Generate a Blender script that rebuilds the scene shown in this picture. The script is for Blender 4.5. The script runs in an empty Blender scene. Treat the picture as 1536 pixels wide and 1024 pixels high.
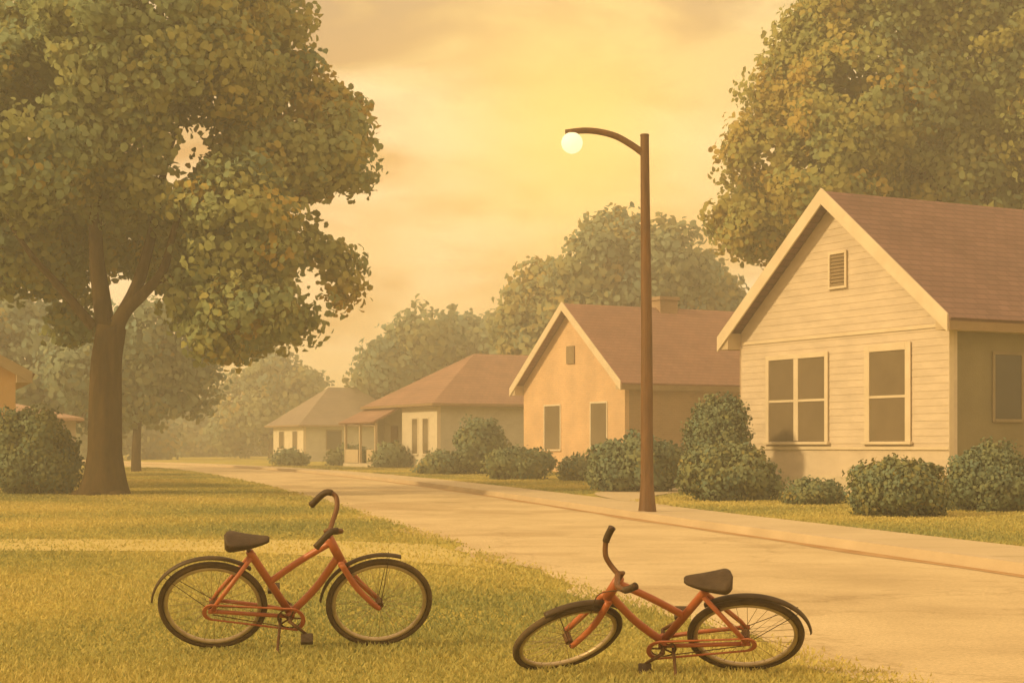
import bpy, math, random
import numpy as np
from mathutils import Vector, Matrix

S = bpy.context.scene
C = S.collection
PI = math.pi
R = math.radians
rng = np.random.default_rng(7)
random.seed(7)

# ------------------------------------------------------------------ camera constants (used to measure the place)
F, CX, HZ, EYE = 2400.0, 768.0, 668.0, 1.25
LOT = 0.10                                             # the lots right of the kerb lie 10 cm above the street

def W(px, py, Y):
    return Vector(((px - CX) / F * Y, Y, EYE - (py - HZ) / F * Y))

def G(px, py, gz=0.0):
    Y = F * (EYE - gz) / (py - HZ)
    return Vector(((px - CX) / F * Y, Y, gz))

# ------------------------------------------------------------------ material helpers
def new_mat(name):
    m = bpy.data.materials.new(name); m.use_nodes = True
    nt = m.node_tree
    return m, nt, nt.nodes, nt.links, nt.nodes['Principled BSDF']

def ramp(nd, stops, interp='LINEAR'):
    r = nd.new('ShaderNodeValToRGB'); r.color_ramp.interpolation = interp
    e = r.color_ramp.elements
    while len(e) < len(stops): e.new(0.5)
    for k, (p, c) in enumerate(stops):
        e[k].position = p; e[k].color = (*c, 1)
    return r

def mat(name, c1, c2, scale=2.0, rough=0.75, bump=0.15, bscale=40.0, metal=0.0, spec=0.3, stretch=(1, 1, 1), c3=None):
    """Two or three tones mixed by noise in the object's own space, with a fine bump."""
    m, nt, nd, lk, b = new_mat(name)
    tc = nd.new('ShaderNodeTexCoord'); mp = nd.new('ShaderNodeMapping'); mp.inputs['Scale'].default_value = stretch
    lk.new(tc.outputs['Object'], mp.inputs['Vector'])
    n = nd.new('ShaderNodeTexNoise'); n.inputs['Scale'].default_value = scale; n.inputs['Detail'].default_value = 6
    n.inputs['Roughness'].default_value = 0.65
    lk.new(mp.outputs[0], n.inputs['Vector'])
    st = [(0.3, c1), (0.7, c2)] if c3 is None else [(0.28, c1), (0.5, c2), (0.72, c3)]
    r = ramp(nd, st); lk.new(n.outputs['Fac'], r.inputs['Fac']); lk.new(r.outputs['Color'], b.inputs['Base Color'])
    b.inputs['Roughness'].default_value = rough; b.inputs['Metallic'].default_value = metal
    b.inputs['Specular IOR Level'].default_value = spec
    if bump:
        n2 = nd.new('ShaderNodeTexNoise'); n2.inputs['Scale'].default_value = bscale; n2.inputs['Detail'].default_value = 4
        lk.new(mp.outputs[0], n2.inputs['Vector'])
        bp = nd.new('ShaderNodeBump'); bp.inputs['Strength'].default_value = bump; bp.inputs['Distance'].default_value = 0.02
        lk.new(n2.outputs['Fac'], bp.inputs['Height']); lk.new(bp.outputs[0], b.inputs['Normal'])
    return m

def courses(name, c1, c2, cm, sx, sz, kind, rough=0.85, bump=0.5):
    """Bricks (kind 'brick': wrapped round the walls) or shingles (kind 'shingle': along the slope)."""
    m, nt, nd, lk, b = new_mat(name)
    tc = nd.new('ShaderNodeTexCoord'); sp = nd.new('ShaderNodeSeparateXYZ'); lk.new(tc.outputs['Object'], sp.inputs[0])
    ad = nd.new('ShaderNodeMath'); ad.operation = 'ADD'
    lk.new(sp.outputs[0], ad.inputs[0]); lk.new(sp.outputs[1], ad.inputs[1])
    cb = nd.new('ShaderNodeCombineXYZ')
    if kind == 'brick': lk.new(ad.outputs[0], cb.inputs[0]); lk.new(sp.outputs[2], cb.inputs[1])
    else: lk.new(sp.outputs[0], cb.inputs[0]); lk.new(sp.outputs[2], cb.inputs[1])
    br = nd.new('ShaderNodeTexBrick'); lk.new(cb.outputs[0], br.inputs['Vector'])
    br.inputs['Color1'].default_value = (*c1, 1); br.inputs['Color2'].default_value = (*c2, 1); br.inputs['Mortar'].default_value = (*cm, 1)
    br.inputs['Scale'].default_value = 1.0; br.inputs['Mortar Size'].default_value = 0.012
    br.inputs['Brick Width'].default_value = sx; br.inputs['Row Height'].default_value = sz; br.inputs['Bias'].default_value = -0.1
    n = nd.new('ShaderNodeTexNoise'); n.inputs['Scale'].default_value = 0.9; n.inputs['Detail'].default_value = 5
    lk.new(tc.outputs['Object'], n.inputs['Vector'])
    r = ramp(nd, [(0.3, (0.87, 0.87, 0.88)), (0.7, (1.1, 1.09, 1.07))]); lk.new(n.outputs['Fac'], r.inputs['Fac'])
    mx = nd.new('ShaderNodeMix'); mx.data_type = 'RGBA'; mx.blend_type = 'MULTIPLY'; mx.inputs[0].default_value = 1.0
    lk.new(br.outputs['Color'], mx.inputs[6]); lk.new(r.outputs['Color'], mx.inputs[7])
    lk.new(mx.outputs[2], b.inputs['Base Color'])
    b.inputs['Roughness'].default_value = rough; b.inputs['Specular IOR Level'].default_value = 0.15
    bp = nd.new('ShaderNodeBump'); bp.inputs['Strength'].default_value = bump; bp.inputs['Distance'].default_value = 0.02; bp.invert = True
    lk.new(br.outputs['Fac'], bp.inputs['Height']); lk.new(bp.outputs[0], b.inputs['Normal'])
    return m

def leaf_mat(name, tones, trans=0.42):
    m, nt, nd, lk, b = new_mat(name)
    at = nd.new('ShaderNodeAttribute'); at.attribute_name = 'tint'
    r = ramp(nd, [(0.0, tones[0]), (0.35, tones[1]), (0.68, tones[2]), (1.0, tones[3])])
    lk.new(at.outputs['Fac'], r.inputs['Fac']); lk.new(r.outputs['Color'], b.inputs['Base Color'])
    b.inputs['Roughness'].default_value = 0.8; b.inputs['Specular IOR Level'].default_value = 0.12
    t = nd.new('ShaderNodeBsdfTranslucent'); lk.new(r.outputs['Color'], t.inputs['Color'])
    mx = nd.new('ShaderNodeMixShader'); mx.inputs[0].default_value = trans
    lk.new(b.outputs[0], mx.inputs[1]); lk.new(t.outputs[0], mx.inputs[2])
    lk.new(mx.outputs[0], nd['Material Output'].inputs['Surface'])
    return m

def clapboard(name, c1, c2):
    return mat(name, c1, c2, 1.3, 0.65, 0.12, 30, stretch=(1, 1, 2.5))

# foliage tones: (bluish green, green, olive, ochre)
M = {}
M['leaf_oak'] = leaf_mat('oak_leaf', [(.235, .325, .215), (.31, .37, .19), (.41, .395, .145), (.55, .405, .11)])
M['leaf_right'] = leaf_mat('maple_leaf', [(.235, .305, .18), (.31, .355, .155), (.41, .385, .125), (.52, .39, .11)])
M['leaf_far'] = leaf_mat('far_leaf', [(.22, .32, .27), (.285, .345, .24), (.37, .37, .185), (.52, .40, .14)])
M['leaf_shrub'] = leaf_mat('shrub_leaf', [(.15, .22, .165), (.195, .24, .145), (.255, .26, .11), (.35, .285, .09)], 0.25)
M['bark'] = mat('bark', (.045, .03, .012), (.105, .066, .026), 2.2, 0.9, 0.9, 9, stretch=(3, 3, .6), spec=.1)
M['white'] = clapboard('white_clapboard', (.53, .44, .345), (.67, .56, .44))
M['trim'] = mat('cream_trim', (.60, .50, .365), (.72, .61, .46), 1.5, .6, .08, 20)
M['sidewall'] = mat('shade_toned_wall', (.17, .145, .085), (.25, .21, .125), .8, .9, .3, 25)  # darker than the front: shade of this side is painted into the colour
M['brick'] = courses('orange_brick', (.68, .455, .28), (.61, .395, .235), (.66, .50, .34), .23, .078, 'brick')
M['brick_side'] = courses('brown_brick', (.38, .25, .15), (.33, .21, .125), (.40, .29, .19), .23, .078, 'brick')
M['roof_a'] = courses('maroon_shingle', (.215, .128, .112), (.175, .104, .092), (.13, .082, .072), .32, .13, 'shingle')
M['roof_b'] = courses('rust_shingle', (.305, .165, .125), (.26, .14, .108), (.20, .11, .085), .32, .13, 'shingle')
M['roof_c'] = courses('faded_shingle', (.33, .20, .145), (.28, .17, .125), (.21, .125, .095), .32, .13, 'shingle')
M['roof_d'] = courses('grey_shingle', (.29, .235, .19), (.25, .205, .165), (.19, .155, .125), .32, .13, 'shingle')
M['grey_wall'] = clapboard('grey_siding', (.42, .41, .36), (.54, .53, .47))
M['pale_wall'] = clapboard('pale_siding', (.60, .53, .42), (.72, .64, .52))
M['concrete'] = mat('foundation_concrete', (.48, .41, .31), (.62, .53, .40), 1.2, .9, .3, 30)
M['dark_wood'] = mat('dark_wood', (.13, .075, .035), (.20, .115, .055), 2.0, .8, .2, 20)
def glass(name, c):
    m = mat(name, tuple(x * .75 for x in c), c, .9, .10, 0.03, 2.5, spec=.5); return m
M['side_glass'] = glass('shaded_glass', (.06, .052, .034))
M['glass'] = glass('window_glass', (.20, .155, .10))
M['vent'] = mat('vent_louvre', (.22, .16, .09), (.28, .20, .12), 4, .8, .1)
M['lamp_paint'] = mat('lamp_brown', (.085, .042, .015), (.17, .08, .026), 3.0, .6, .25, 30, stretch=(3, 3, .5))
M['frame'] = mat('orange_red_paint', (.35, .095, .034), (.46, .145, .05), 5, .42, .04, 60, spec=.5)
M['tyre'] = mat('tyre_rubber', (.072, .046, .021), (.13, .085, .04), 10, .85, .2, 60)
M['rim'] = mat('aged_rim', (.40, .31, .19), (.55, .44, .28), 12, .45, .04, 60, metal=.5)
M['spoke'] = mat('dull_spoke', (.34, .26, .15), (.44, .34, .2), 12, .5, 0, metal=.5)
M['saddle'] = mat('saddle_leather', (.045, .027, .012), (.088, .054, .025), 9, .55, .25, 50)
M['fender'] = mat('fender_enamel', (.048, .029, .012), (.085, .052, .022), 6, .5, .04, 40)
M['steel'] = mat('worn_steel', (.11, .055, .024), (.17, .085, .036), 8, .5, .05, 40, metal=.3)

# ------------------------------------------------------------------ mesh helpers
class MB:
    def __init__(self): self.v, self.f, self.m = [], [], []
    def add(self, vs, fs, mi=0):
        o = len(self.v); self.v += [tuple(p) for p in vs]
        for f in fs: self.f.append([o + i for i in f]); self.m.append(mi)
    def box(self, lo, hi, mi=0):
        (a, b, c), (d, e, f) = lo, hi
        self.add([(a,b,c),(d,b,c),(d,e,c),(a,e,c),(a,b,f),(d,b,f),(d,e,f),(a,e,f)],
                 [(0,3,2,1),(4,5,6,7),(0,1,5,4),(1,2,6,5),(2,3,7,6),(3,0,4,7)], mi)
    def prism(self, poly, d, mi=0):
        """poly: 3-D points of one planar face; d: the extrusion vector."""
        n = len(poly); d = Vector(d); P = [Vector(p) for p in poly]
        self.add(P + [p + d for p in P],
                 [tuple(range(n))[::-1], tuple(range(n, 2*n))] + [(i, (i+1) % n, n + (i+1) % n, n + i) for i in range(n)], mi)
    def tube(self, pts, rad, sides=8, mi=0, flat=1.0, caps=True):
        pts = [Vector(p) for p in pts]; n = len(pts)
        rad = [rad] * n if not hasattr(rad, '__len__') else rad
        ring, prev = [], None
        for i, p in enumerate(pts):
            t = (pts[min(i+1, n-1)] - pts[max(i-1, 0)]).normalized()
            if prev is None:
                a = t.cross(Vector((0, 0, 1)))
                if a.length < 1e-3: a = t.cross(Vector((0, 1, 0)))
                a.normalize()
            else:
                a = (prev - t * prev.dot(t)).normalized()
            prev = a; b = t.cross(a)
            ring.append([p + (a * math.cos(2*PI*k/sides) + b * math.sin(2*PI*k/sides) * flat) * rad[i] for k in range(sides)])
        fs = [(i*sides+k, i*sides+(k+1) % sides, (i+1)*sides+(k+1) % sides, (i+1)*sides+k) for i in range(n-1) for k in range(sides)]
        if caps: fs += [tuple(range(sides))[::-1], tuple((n-1)*sides + k for k in range(sides))]
        self.add([q for r in ring for q in r], fs, mi)
    def ring(self, c, Rr, r, n=48, s=8, mi=0, a0=0, a1=2*PI, wy=None):
        """A torus (or an arc of one) in the xz plane about c; wy is the half width along y."""
        c = Vector(c); full = abs(a1 - a0 - 2*PI) < 1e-6; wy = wy or r
        m = n if full else n + 1
        vs = []
        for i in range(m):
            a = a0 + (a1 - a0) * i / n
            for k in range(s):
                b = 2*PI*k/s; q = Rr + r * math.cos(b)
                vs.append(c + Vector((q * math.cos(a), wy * math.sin(b), q * math.sin(a))))
        fs = [(i*s+k, i*s+(k+1) % s, ((i+1) % m)*s+(k+1) % s, ((i+1) % m)*s+k) for i in range(n) for k in range(s)]
        if not full: fs += [tuple(range(s)), tuple(n*s + k for k in range(s))[::-1]]
        self.add(vs, fs, mi)
    def ball(self, c, r, n=16, m=10, mi=0, sq=(1, 1, 1)):
        c = Vector(c); vs = [c + Vector((0, 0, -r*sq[2]))]
        for j in range(1, m):
            t = PI * j / m
            vs += [c + Vector((r*sq[0]*math.sin(t)*math.cos(2*PI*k/n), r*sq[1]*math.sin(t)*math.sin(2*PI*k/n), -r*sq[2]*math.cos(t))) for k in range(n)]
        vs.append(c + Vector((0, 0, r*sq[2]))); L = len(vs) - 1
        fs = [(0, 1+(k+1) % n, 1+k) for k in range(n)]
        fs += [(1+(j-1)*n+k, 1+(j-1)*n+(k+1) % n, 1+j*n+(k+1) % n, 1+j*n+k) for j in range(1, m-1) for k in range(n)]
        fs += [(L, 1+(m-2)*n+k, 1+(m-2)*n+(k+1) % n) for k in range(n)]
        self.add(vs, fs, mi)
    def build(self, name, mats, parent=None, smooth=False, bevel=0):
        me = bpy.data.meshes.new(name); me.from_pydata(self.v, [], self.f)
        for m in (mats if isinstance(mats, (list, tuple)) else [mats]): me.materials.append(m)
        me.polygons.foreach_set('material_index', self.m)
        me.update()
        import bmesh
        bm = bmesh.new(); bm.from_mesh(me); bmesh.ops.recalc_face_normals(bm, faces=bm.faces); bm.to_mesh(me); bm.free()
        if smooth: me.polygons.foreach_set('use_smooth', [True] * len(me.polygons))
        o = bpy.data.objects.new(name, me); C.objects.link(o)
        if parent: o.parent = parent
        if bevel:
            b = o.modifiers.new('bevel', 'BEVEL'); b.width = bevel; b.segments = 2; b.limit_method = 'ANGLE'
        return o

def tag(o, label=None, cat=None, group=None, kind=None):
    if label: o['label'] = label
    if cat: o['category'] = cat
    if group: o['group'] = group
    if kind: o['kind'] = kind
    return o

def thing(name, loc, label, cat, rz=0.0, group=None):
    o = bpy.data.objects.new(name, None); C.objects.link(o)
    o.location = loc; o.rotation_euler = (0, 0, rz); o.empty_display_size = .3
    return tag(o, label, cat, group)

def np_mesh(name, V, nper, m, parent=None, tint=None, normals=None):
    """Mesh of len(V)/nper separate polygons of nper corners each."""
    nv = len(V); nf = nv // nper
    me = bpy.data.meshes.new(name)
    me.vertices.add(nv); me.vertices.foreach_set('co', V.astype(np.float32).ravel())
    me.loops.add(nv); me.loops.foreach_set('vertex_index', np.arange(nv, dtype=np.int32))
    me.polygons.add(nf); me.polygons.foreach_set('loop_start', np.arange(0, nv, nper, dtype=np.int32))
    me.materials.append(m)
    if tint is not None:
        a = me.attributes.new('tint', 'FLOAT', 'POINT'); a.data.foreach_set('value', np.repeat(tint, nper).astype(np.float32))
    me.update(calc_edges=True); me.validate()
    if normals is not None:
        me.polygons.foreach_set('use_smooth', np.ones(nf, dtype=bool))
        me.normals_split_custom_set_from_vertices(np.repeat(normals, nper, axis=0).tolist())
    o = bpy.data.objects.new(name, me); C.objects.link(o)
    if parent: o.parent = parent
    return o

def unit(a): return a / np.maximum(np.linalg.norm(a, axis=-1, keepdims=True), 1e-9)

HEX = np.array([[-.5, 0], [-.28, -.34], [.18, -.36], [.5, .0], [.18, .36], [-.28, .34]])

def foliage(name, lobes, leaf, clump, m, parent, per=34, dens=1.0, tint=0.0, seed=1, hollow=0.55, keep=0.92, glow_tint=0.0, wx=0.0, gap=-9):
    """Leaves gathered in clumps over and through a set of ellipsoidal lobes (local coordinates)."""
    g = np.random.default_rng(seed)
    P, N, T, O = [], [], [], []
    L = np.array([l[:3] for l in lobes]); RR = np.array([l[3:6] for l in lobes])
    lt = g.uniform(-.08, .08, len(lobes))
    for i in range(len(lobes)):
        rx, ry, rz = RR[i]
        area = 4 * PI * (((rx*ry)**1.6 + (rx*rz)**1.6 + (ry*rz)**1.6) / 3) ** (1/1.6)
        nc = max(6, int(dens * 1.5 * area / (clump * clump)))
        d = unit(g.normal(size=(nc, 3))); r = hollow + (1 - hollow) * g.random((nc, 1)) ** 0.5
        r *= 1 + .09 * g.normal(size=(nc, 1)).clip(-1.5, 1.5)
        c = L[i] + d * r * RR[i]
        q = (((c[:, None, :] - L[None]) / RR[None]) ** 2).sum(-1); q[:, i] = 9
        deep = (q < .42).any(1)
        ok = (~deep | (g.random(nc) < .22)) & (g.random(nc) < keep)
        nz = np.sin(1.55*c[:, 0] + .5*c[:, 1] + seed) + np.sin(1.7*c[:, 2] + .25*c[:, 1] + 1.3*seed) + .8*np.sin(1.1*c[:, 0] - 1.3*c[:, 2] + .3*c[:, 1])
        ok &= nz > gap
        c, d = c[ok], d[ok]; nc = len(c)
        ct = .40 + tint + lt[i] + .19 * g.normal(size=nc) + abs(glow_tint) * np.clip((c[:, 0] - wx) * (1 if glow_tint > 0 else -1) / 4.0, -.2, 1)  # ochre towards one side: glow on the crown edge, painted into leaf colour
        cr = clump * g.uniform(.6, 1.25, nc)
        k = per
        e = unit(g.normal(size=(nc, k, 3))) * (g.random((nc, k, 1)) ** .45) * cr[:, None, None] * np.array([1, 1, .78])
        p = c[:, None] + e
        out = unit(e * .9 / cr[:, None, None] + d[:, None] * .8 + np.array([0, 0, .18]))
        P.append(p.reshape(-1, 3)); O.append(out.reshape(-1, 3))
        T.append((ct[:, None] + .04 * g.normal(size=(nc, k))).ravel())
    P = np.concatenate(P); O = np.concatenate(O); T = np.concatenate(T).clip(0, 1)
    n = len(P)
    nn = unit(O + .75 * g.normal(size=(n, 3)))
    flip = (nn * O).sum(1) < 0; nn[flip] *= -1
    a = unit(np.cross(nn, g.normal(size=(n, 3)))); b = np.cross(nn, a)
    s = leaf * g.uniform(.65, 1.3, (n, 1, 1))
    V = P[:, None] + s * (HEX[None, :, :1] * a[:, None] + HEX[None, :, 1:] * b[:, None])
    V += s * nn[:, None] * (np.abs(HEX[None, :, 1:]) * .5)
    return np_mesh(name, V.reshape(-1, 3), 6, m, parent, T, unit(O * .85 + nn * .35))

def wob(pts, amp, seed):
    g = random.Random(seed)
    return [Vector(p) + Vector((g.uniform(-amp, amp), g.uniform(-amp, amp), g.uniform(-amp, amp) * .5)) for p in pts]

def smooth_path(pts, n=5):
    pts = [Vector(p) for p in pts]; out = []
    for i in range(len(pts) - 1):
        p0, p1, p2, p3 = pts[max(i-1, 0)], pts[i], pts[i+1], pts[min(i+2, len(pts)-1)]
        for k in range(n):
            t = k / n
            out.append(.5 * ((2*p1) + (p2-p0)*t + (2*p0-5*p1+4*p2-p3)*t*t + (3*p1-p0-3*p2+p3)*t**3))
    return out + [pts[-1]]

def limb(mb, pts, r0, r1, sides=8, n=5, power=1.0):
    P = smooth_path(pts, n); k = len(P)
    mb.tube(P, [r0 + (r1 - r0) * (i / (k-1)) ** power for i in range(k)], sides)

# ------------------------------------------------------------------ the ground, the street and the paths
YL = np.array([-60, 0, 4, 9.04, 15.6, 22.7, 36.6, 60, 88, 100, 130, 200, 460.])
XL = np.array([14, 5.0, 3.55, 1.8, .21, -1.35, -4.5, -10.6, -19.6, -25, -43, -90, -260.])
YR = np.array([-60, 0, 6, 11, 15.5, 26.3, 40, 55.6, 83, 100, 130, 200, 460.])
XR = np.array([19.5, 9.2, 7.3, 5.95, 4.9, 2.35, -.6, -4.3, -12.8, -20, -37.5, -83, -252.])
def cat(ys, xs, y):
    """Catmull-Rom through the edge points, so that the kerb bends without corners."""
    y = np.asarray(y, float); i = np.clip(np.searchsorted(ys, y) - 1, 0, len(ys) - 2)
    h = ys[i+1] - ys[i]; t = (y - ys[i]) / h
    m = np.gradient(xs, ys)
    return ((2*t**3-3*t*t+1)*xs[i] + (t**3-2*t*t+t)*h*m[i] + (-2*t**3+3*t*t)*xs[i+1] + (t**3-t*t)*h*m[i+1])
xl = lambda y: cat(YL, XL, y)
xr = lambda y: cat(YR, XR, y)

def ground_mat():
    m, nt, nd, lk, b = new_mat('dry_lawn')
    tc = nd.new('ShaderNodeTexCoord')
    mp = nd.new('ShaderNodeMapping'); mp.inputs['Scale'].default_value = (.5, 1, 1); lk.new(tc.outputs['Object'], mp.inputs['Vector'])
    n = nd.new('ShaderNodeTexNoise'); n.inputs['Scale'].default_value = .33; n.inputs['Detail'].default_value = 7; n.inputs['Roughness'].default_value = .6
    lk.new(mp.outputs[0], n.inputs['Vector'])
    r = ramp(nd, [(.30, (.22, .225, .07)), (.46, (.36, .32, .085)), (.60, (.48, .39, .10)), (.75, (.56, .44, .14))])
    lk.new(n.outputs['Fac'], r.inputs['Fac'])
    n2 = nd.new('ShaderNodeTexNoise'); n2.inputs['Scale'].default_value = 14; n2.inputs['Detail'].default_value = 5
    lk.new(tc.outputs['Object'], n2.inputs['Vector'])
    r2 = ramp(nd, [(.3, (.8, .82, .8)), (.7, (1.15, 1.12, 1.1))]); lk.new(n2.outputs['Fac'], r2.inputs['Fac'])
    mx = nd.new('ShaderNodeMix'); mx.data_type = 'RGBA'; mx.blend_type = 'MULTIPLY'; mx.inputs[0].default_value = 1
    lk.new(r.outputs['Color'], mx.inputs[6]); lk.new(r2.outputs['Color'], mx.inputs[7]); lk.new(mx.outputs[2], b.inputs['Base Color'])
    b.inputs['Roughness'].default_value = .95; b.inputs['Specular IOR Level'].default_value = .05
    n3 = nd.new('ShaderNodeTexNoise'); n3.inputs['Scale'].default_value = 45; n3.inputs['Detail'].default_value = 5; lk.new(tc.outputs['Object'], n3.inputs['Vector'])
    bp = nd.new('ShaderNodeBump'); bp.inputs['Strength'].default_value = .6; bp.inputs['Distance'].default_value = .03
    lk.new(n3.outputs['Fac'], bp.inputs['Height']); lk.new(bp.outputs[0], b.inputs['Normal'])
    return m

M['lawn'] = ground_mat()
def street_mat():
    m, nt, nd, lk, b = new_mat('sandy_street')
    tc = nd.new('ShaderNodeTexCoord')
    def noise(sc, det, ro=.6):
        n = nd.new('ShaderNodeTexNoise'); n.inputs['Scale'].default_value = sc; n.inputs['Detail'].default_value = det; n.inputs['Roughness'].default_value = ro
        lk.new(tc.outputs['Object'], n.inputs['Vector']); return n
    def mul(a, c, f=1.0):
        x = nd.new('ShaderNodeMix'); x.data_type = 'RGBA'; x.blend_type = 'MULTIPLY'; x.inputs[0].default_value = f
        lk.new(a, x.inputs[6]); lk.new(c, x.inputs[7]); return x.outputs[2]
    r = ramp(nd, [(.28, (.45, .345, .20)), (.5, (.58, .46, .275)), (.72, (.66, .535, .33))]); lk.new(noise(.5, 6, .62).outputs['Fac'], r.inputs['Fac'])
    sp = ramp(nd, [(.30, (.78, .77, .76)), (.5, (1, 1, 1)), (.72, (1.14, 1.13, 1.12))]); lk.new(noise(34, 3, .8).outputs['Fac'], sp.inputs['Fac'])
    pa = ramp(nd, [(.56, (1, 1, 1)), (.585, (.86, .83, .80))]); lk.new(noise(.21, 3, .5).outputs['Fac'], pa.inputs['Fac'])
    wv = nd.new('ShaderNodeVectorMath'); wv.operation = 'ADD'; nz = noise(.9, 5, .7)
    sc = nd.new('ShaderNodeVectorMath'); sc.operation = 'SCALE'; sc.inputs['Scale'].default_value = 1.6; lk.new(nz.outputs['Color'], sc.inputs[0])
    lk.new(tc.outputs['Object'], wv.inputs[0]); lk.new(sc.outputs[0], wv.inputs[1])
    vo = nd.new('ShaderNodeTexVoronoi'); vo.feature = 'DISTANCE_TO_EDGE'; vo.inputs['Scale'].default_value = .30; lk.new(wv.outputs[0], vo.inputs['Vector'])
    cr = ramp(nd, [(0, (.66, .62, .58)), (.006, (.74, .70, .66)), (.016, (1, 1, 1))]); lk.new(vo.outputs['Distance'], cr.inputs['Fac'])
    lk.new(mul(mul(mul(r.outputs['Color'], sp.outputs['Color']), pa.outputs['Color']), cr.outputs['Color'], .45), b.inputs['Base Color'])
    b.inputs['Roughness'].default_value = .92; b.inputs['Specular IOR Level'].default_value = .08
    bp = nd.new('ShaderNodeBump'); bp.inputs['Strength'].default_value = .5; bp.inputs['Distance'].default_value = .012
    lk.new(noise(55, 4, .7).outputs['Fac'], bp.inputs['Height']); lk.new(bp.outputs[0], b.inputs['Normal'])
    return m
M['street'] = street_mat()
M['gutter'] = mat('gutter_dirt', (.36, .215, .10), (.50, .335, .18), 1.4, .95, .3, 30, spec=.05)
M['walk'] = mat('pale_sidewalk', (.48, .385, .24), (.58, .47, .305), .6, .85, .2, 50, spec=.1)
M['path'] = mat('sandy_path', (.47, .39, .145), (.58, .475, .20), .5, .9, .3, 40, spec=.05)
M['kerb'] = mat('kerb_stone', (.46, .365, .24), (.57, .46, .31), .9, .85, .2, 30, spec=.1)

ys = np.unique(np.concatenate([np.linspace(-60, 5, 14), np.linspace(5, 60, 90), np.linspace(60, 200, 60), np.linspace(200, 450, 20)]))
def strip(name, a, b, za, zb, m, yy=ys, kind='structure', sub=1):
    mb = MB(); vs = []
    for y in yy:
        for k in range(sub + 1):
            t = k / sub; vs.append((a(y) + (b(y) - a(y)) * t, y, za + (zb - za) * t))
    w = sub + 1
    mb.add(vs, [(i*w+k, i*w+k+1, (i+1)*w+k+1, (i+1)*w+k) for i in range(len(yy)-1) for k in range(sub)])
    return tag(mb.build(name, m), kind=kind)

# the lawn: one sheet, 10 cm higher right of the kerb
mb = MB(); vs = []; cols = 14
for y in ys:
    l, r = float(xl(y)), float(xr(y))
    for x, z in ((-480, 0), (-150, 0), (l-40, 0), (l-12, 0), (l-3, 0), (l, 0), ((l+r)/2, -.02), (r+.08, -.02), (r+.081, LOT), (r+1.7, LOT),
                 (r+12, LOT), (r+40, LOT), (r+120, LOT), (r+500, LOT)):
        vs.append((x, y, z))
mb.add(vs, [(i*cols+k, i*cols+k+1, (i+1)*cols+k+1, (i+1)*cols+k) for i in range(len(ys)-1) for k in range(cols-1)])
lawn = tag(mb.build('lawn', M['lawn']), kind='structure')
lg = random.Random(3)
jit = {float(y): .16 * math.sin(y * 1.3) + .1 * math.sin(y * 3.1 + 1) for y in ys}
street = strip('street', lambda y: float(xl(y)) + jit[float(y)], lambda y: float(xr(y)), .004, .004, M['street'], sub=4)
mb = MB()
for i in range(len(ys) - 1):                                     # kerb: a real step
    a, b = ys[i], ys[i+1]
    A, B = float(xr(a)), float(xr(b))
    mb.add([(A, a, 0), (A+.02, a, .118), (A+.17, a, .124), (B, b, 0), (B+.02, b, .118), (B+.17, b, .124), (A+.17, a, .09), (B+.17, b, .09)],
           [(0, 1, 4, 3), (1, 2, 5, 4), (2, 6, 7, 5)])
tag(mb.build('kerb', M['kerb']), kind='structure')
strip('gutter', lambda y: float(xr(y)) - .20 - .08 * math.sin(y * 1.1) * math.sin(y * .37 + 1), lambda y: float(xr(y)) + .004, .008, .008, M['gutter'])
mb = MB(); y = -60.0                                             # sidewalk slabs with open joints
while y < 200:
    a, b = y, y + (1.5 if y < 70 else 3.0)
    A, B = float(xr(a)), float(xr(b - .025))
    mb.add([(A+.175, a, LOT+.012), (A+1.5, a, LOT+.012), (B+1.5, b-.025, LOT+.012), (B+.175, b-.025, LOT+.012)], [(0, 1, 2, 3)]); y = b
tag(mb.build('sidewalk', M['walk']), kind='structure')

def ribbon(name, A, B, z, m):
    """A path sheet between two polylines."""
    A, B = smooth_path([(*p, z) for p in A], 6), smooth_path([(*p, z) for p in B], 6)
    mb = MB(); n = len(A)
    mb.add(A + B, [(i, i+1, n+i+1, n+i) for i in range(n-1)])
    return tag(mb.build(name, m), kind='structure')
ribbon('driveway', [(float(xr(29.5))+1.4, 29.5), (2.9, 35), (5.2, 42), (9.5, 53), (13, 62)],
       [(float(xr(33.5))+1.4, 33.5), (2.0, 38.5), (3.5, 44.5), (7.0, 55), (10.5, 64)], LOT + .016, M['walk'])
ribbon('footpath', [(-16, 21.9), (-10, 22.0), (-6, 21.3), (-3, 21.2), (-1.0, 20.2)],
       [(-16, 19.4), (-10, 19.3), (-6, 19.0), (-3, 18.6), (-.05, 16.2)], .006, M['path'])
ribbon('front_walk', [(float(xr(62))+1.4, 62), (-3.0, 65.5), (-.6, 67.4), (1.0, 68.0)], [(float(xr(63.6))+1.4, 63.6), (-3.1, 66.6), (-.7, 68.6), (1.0, 69.2)], LOT + .018, M['walk'])

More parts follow.
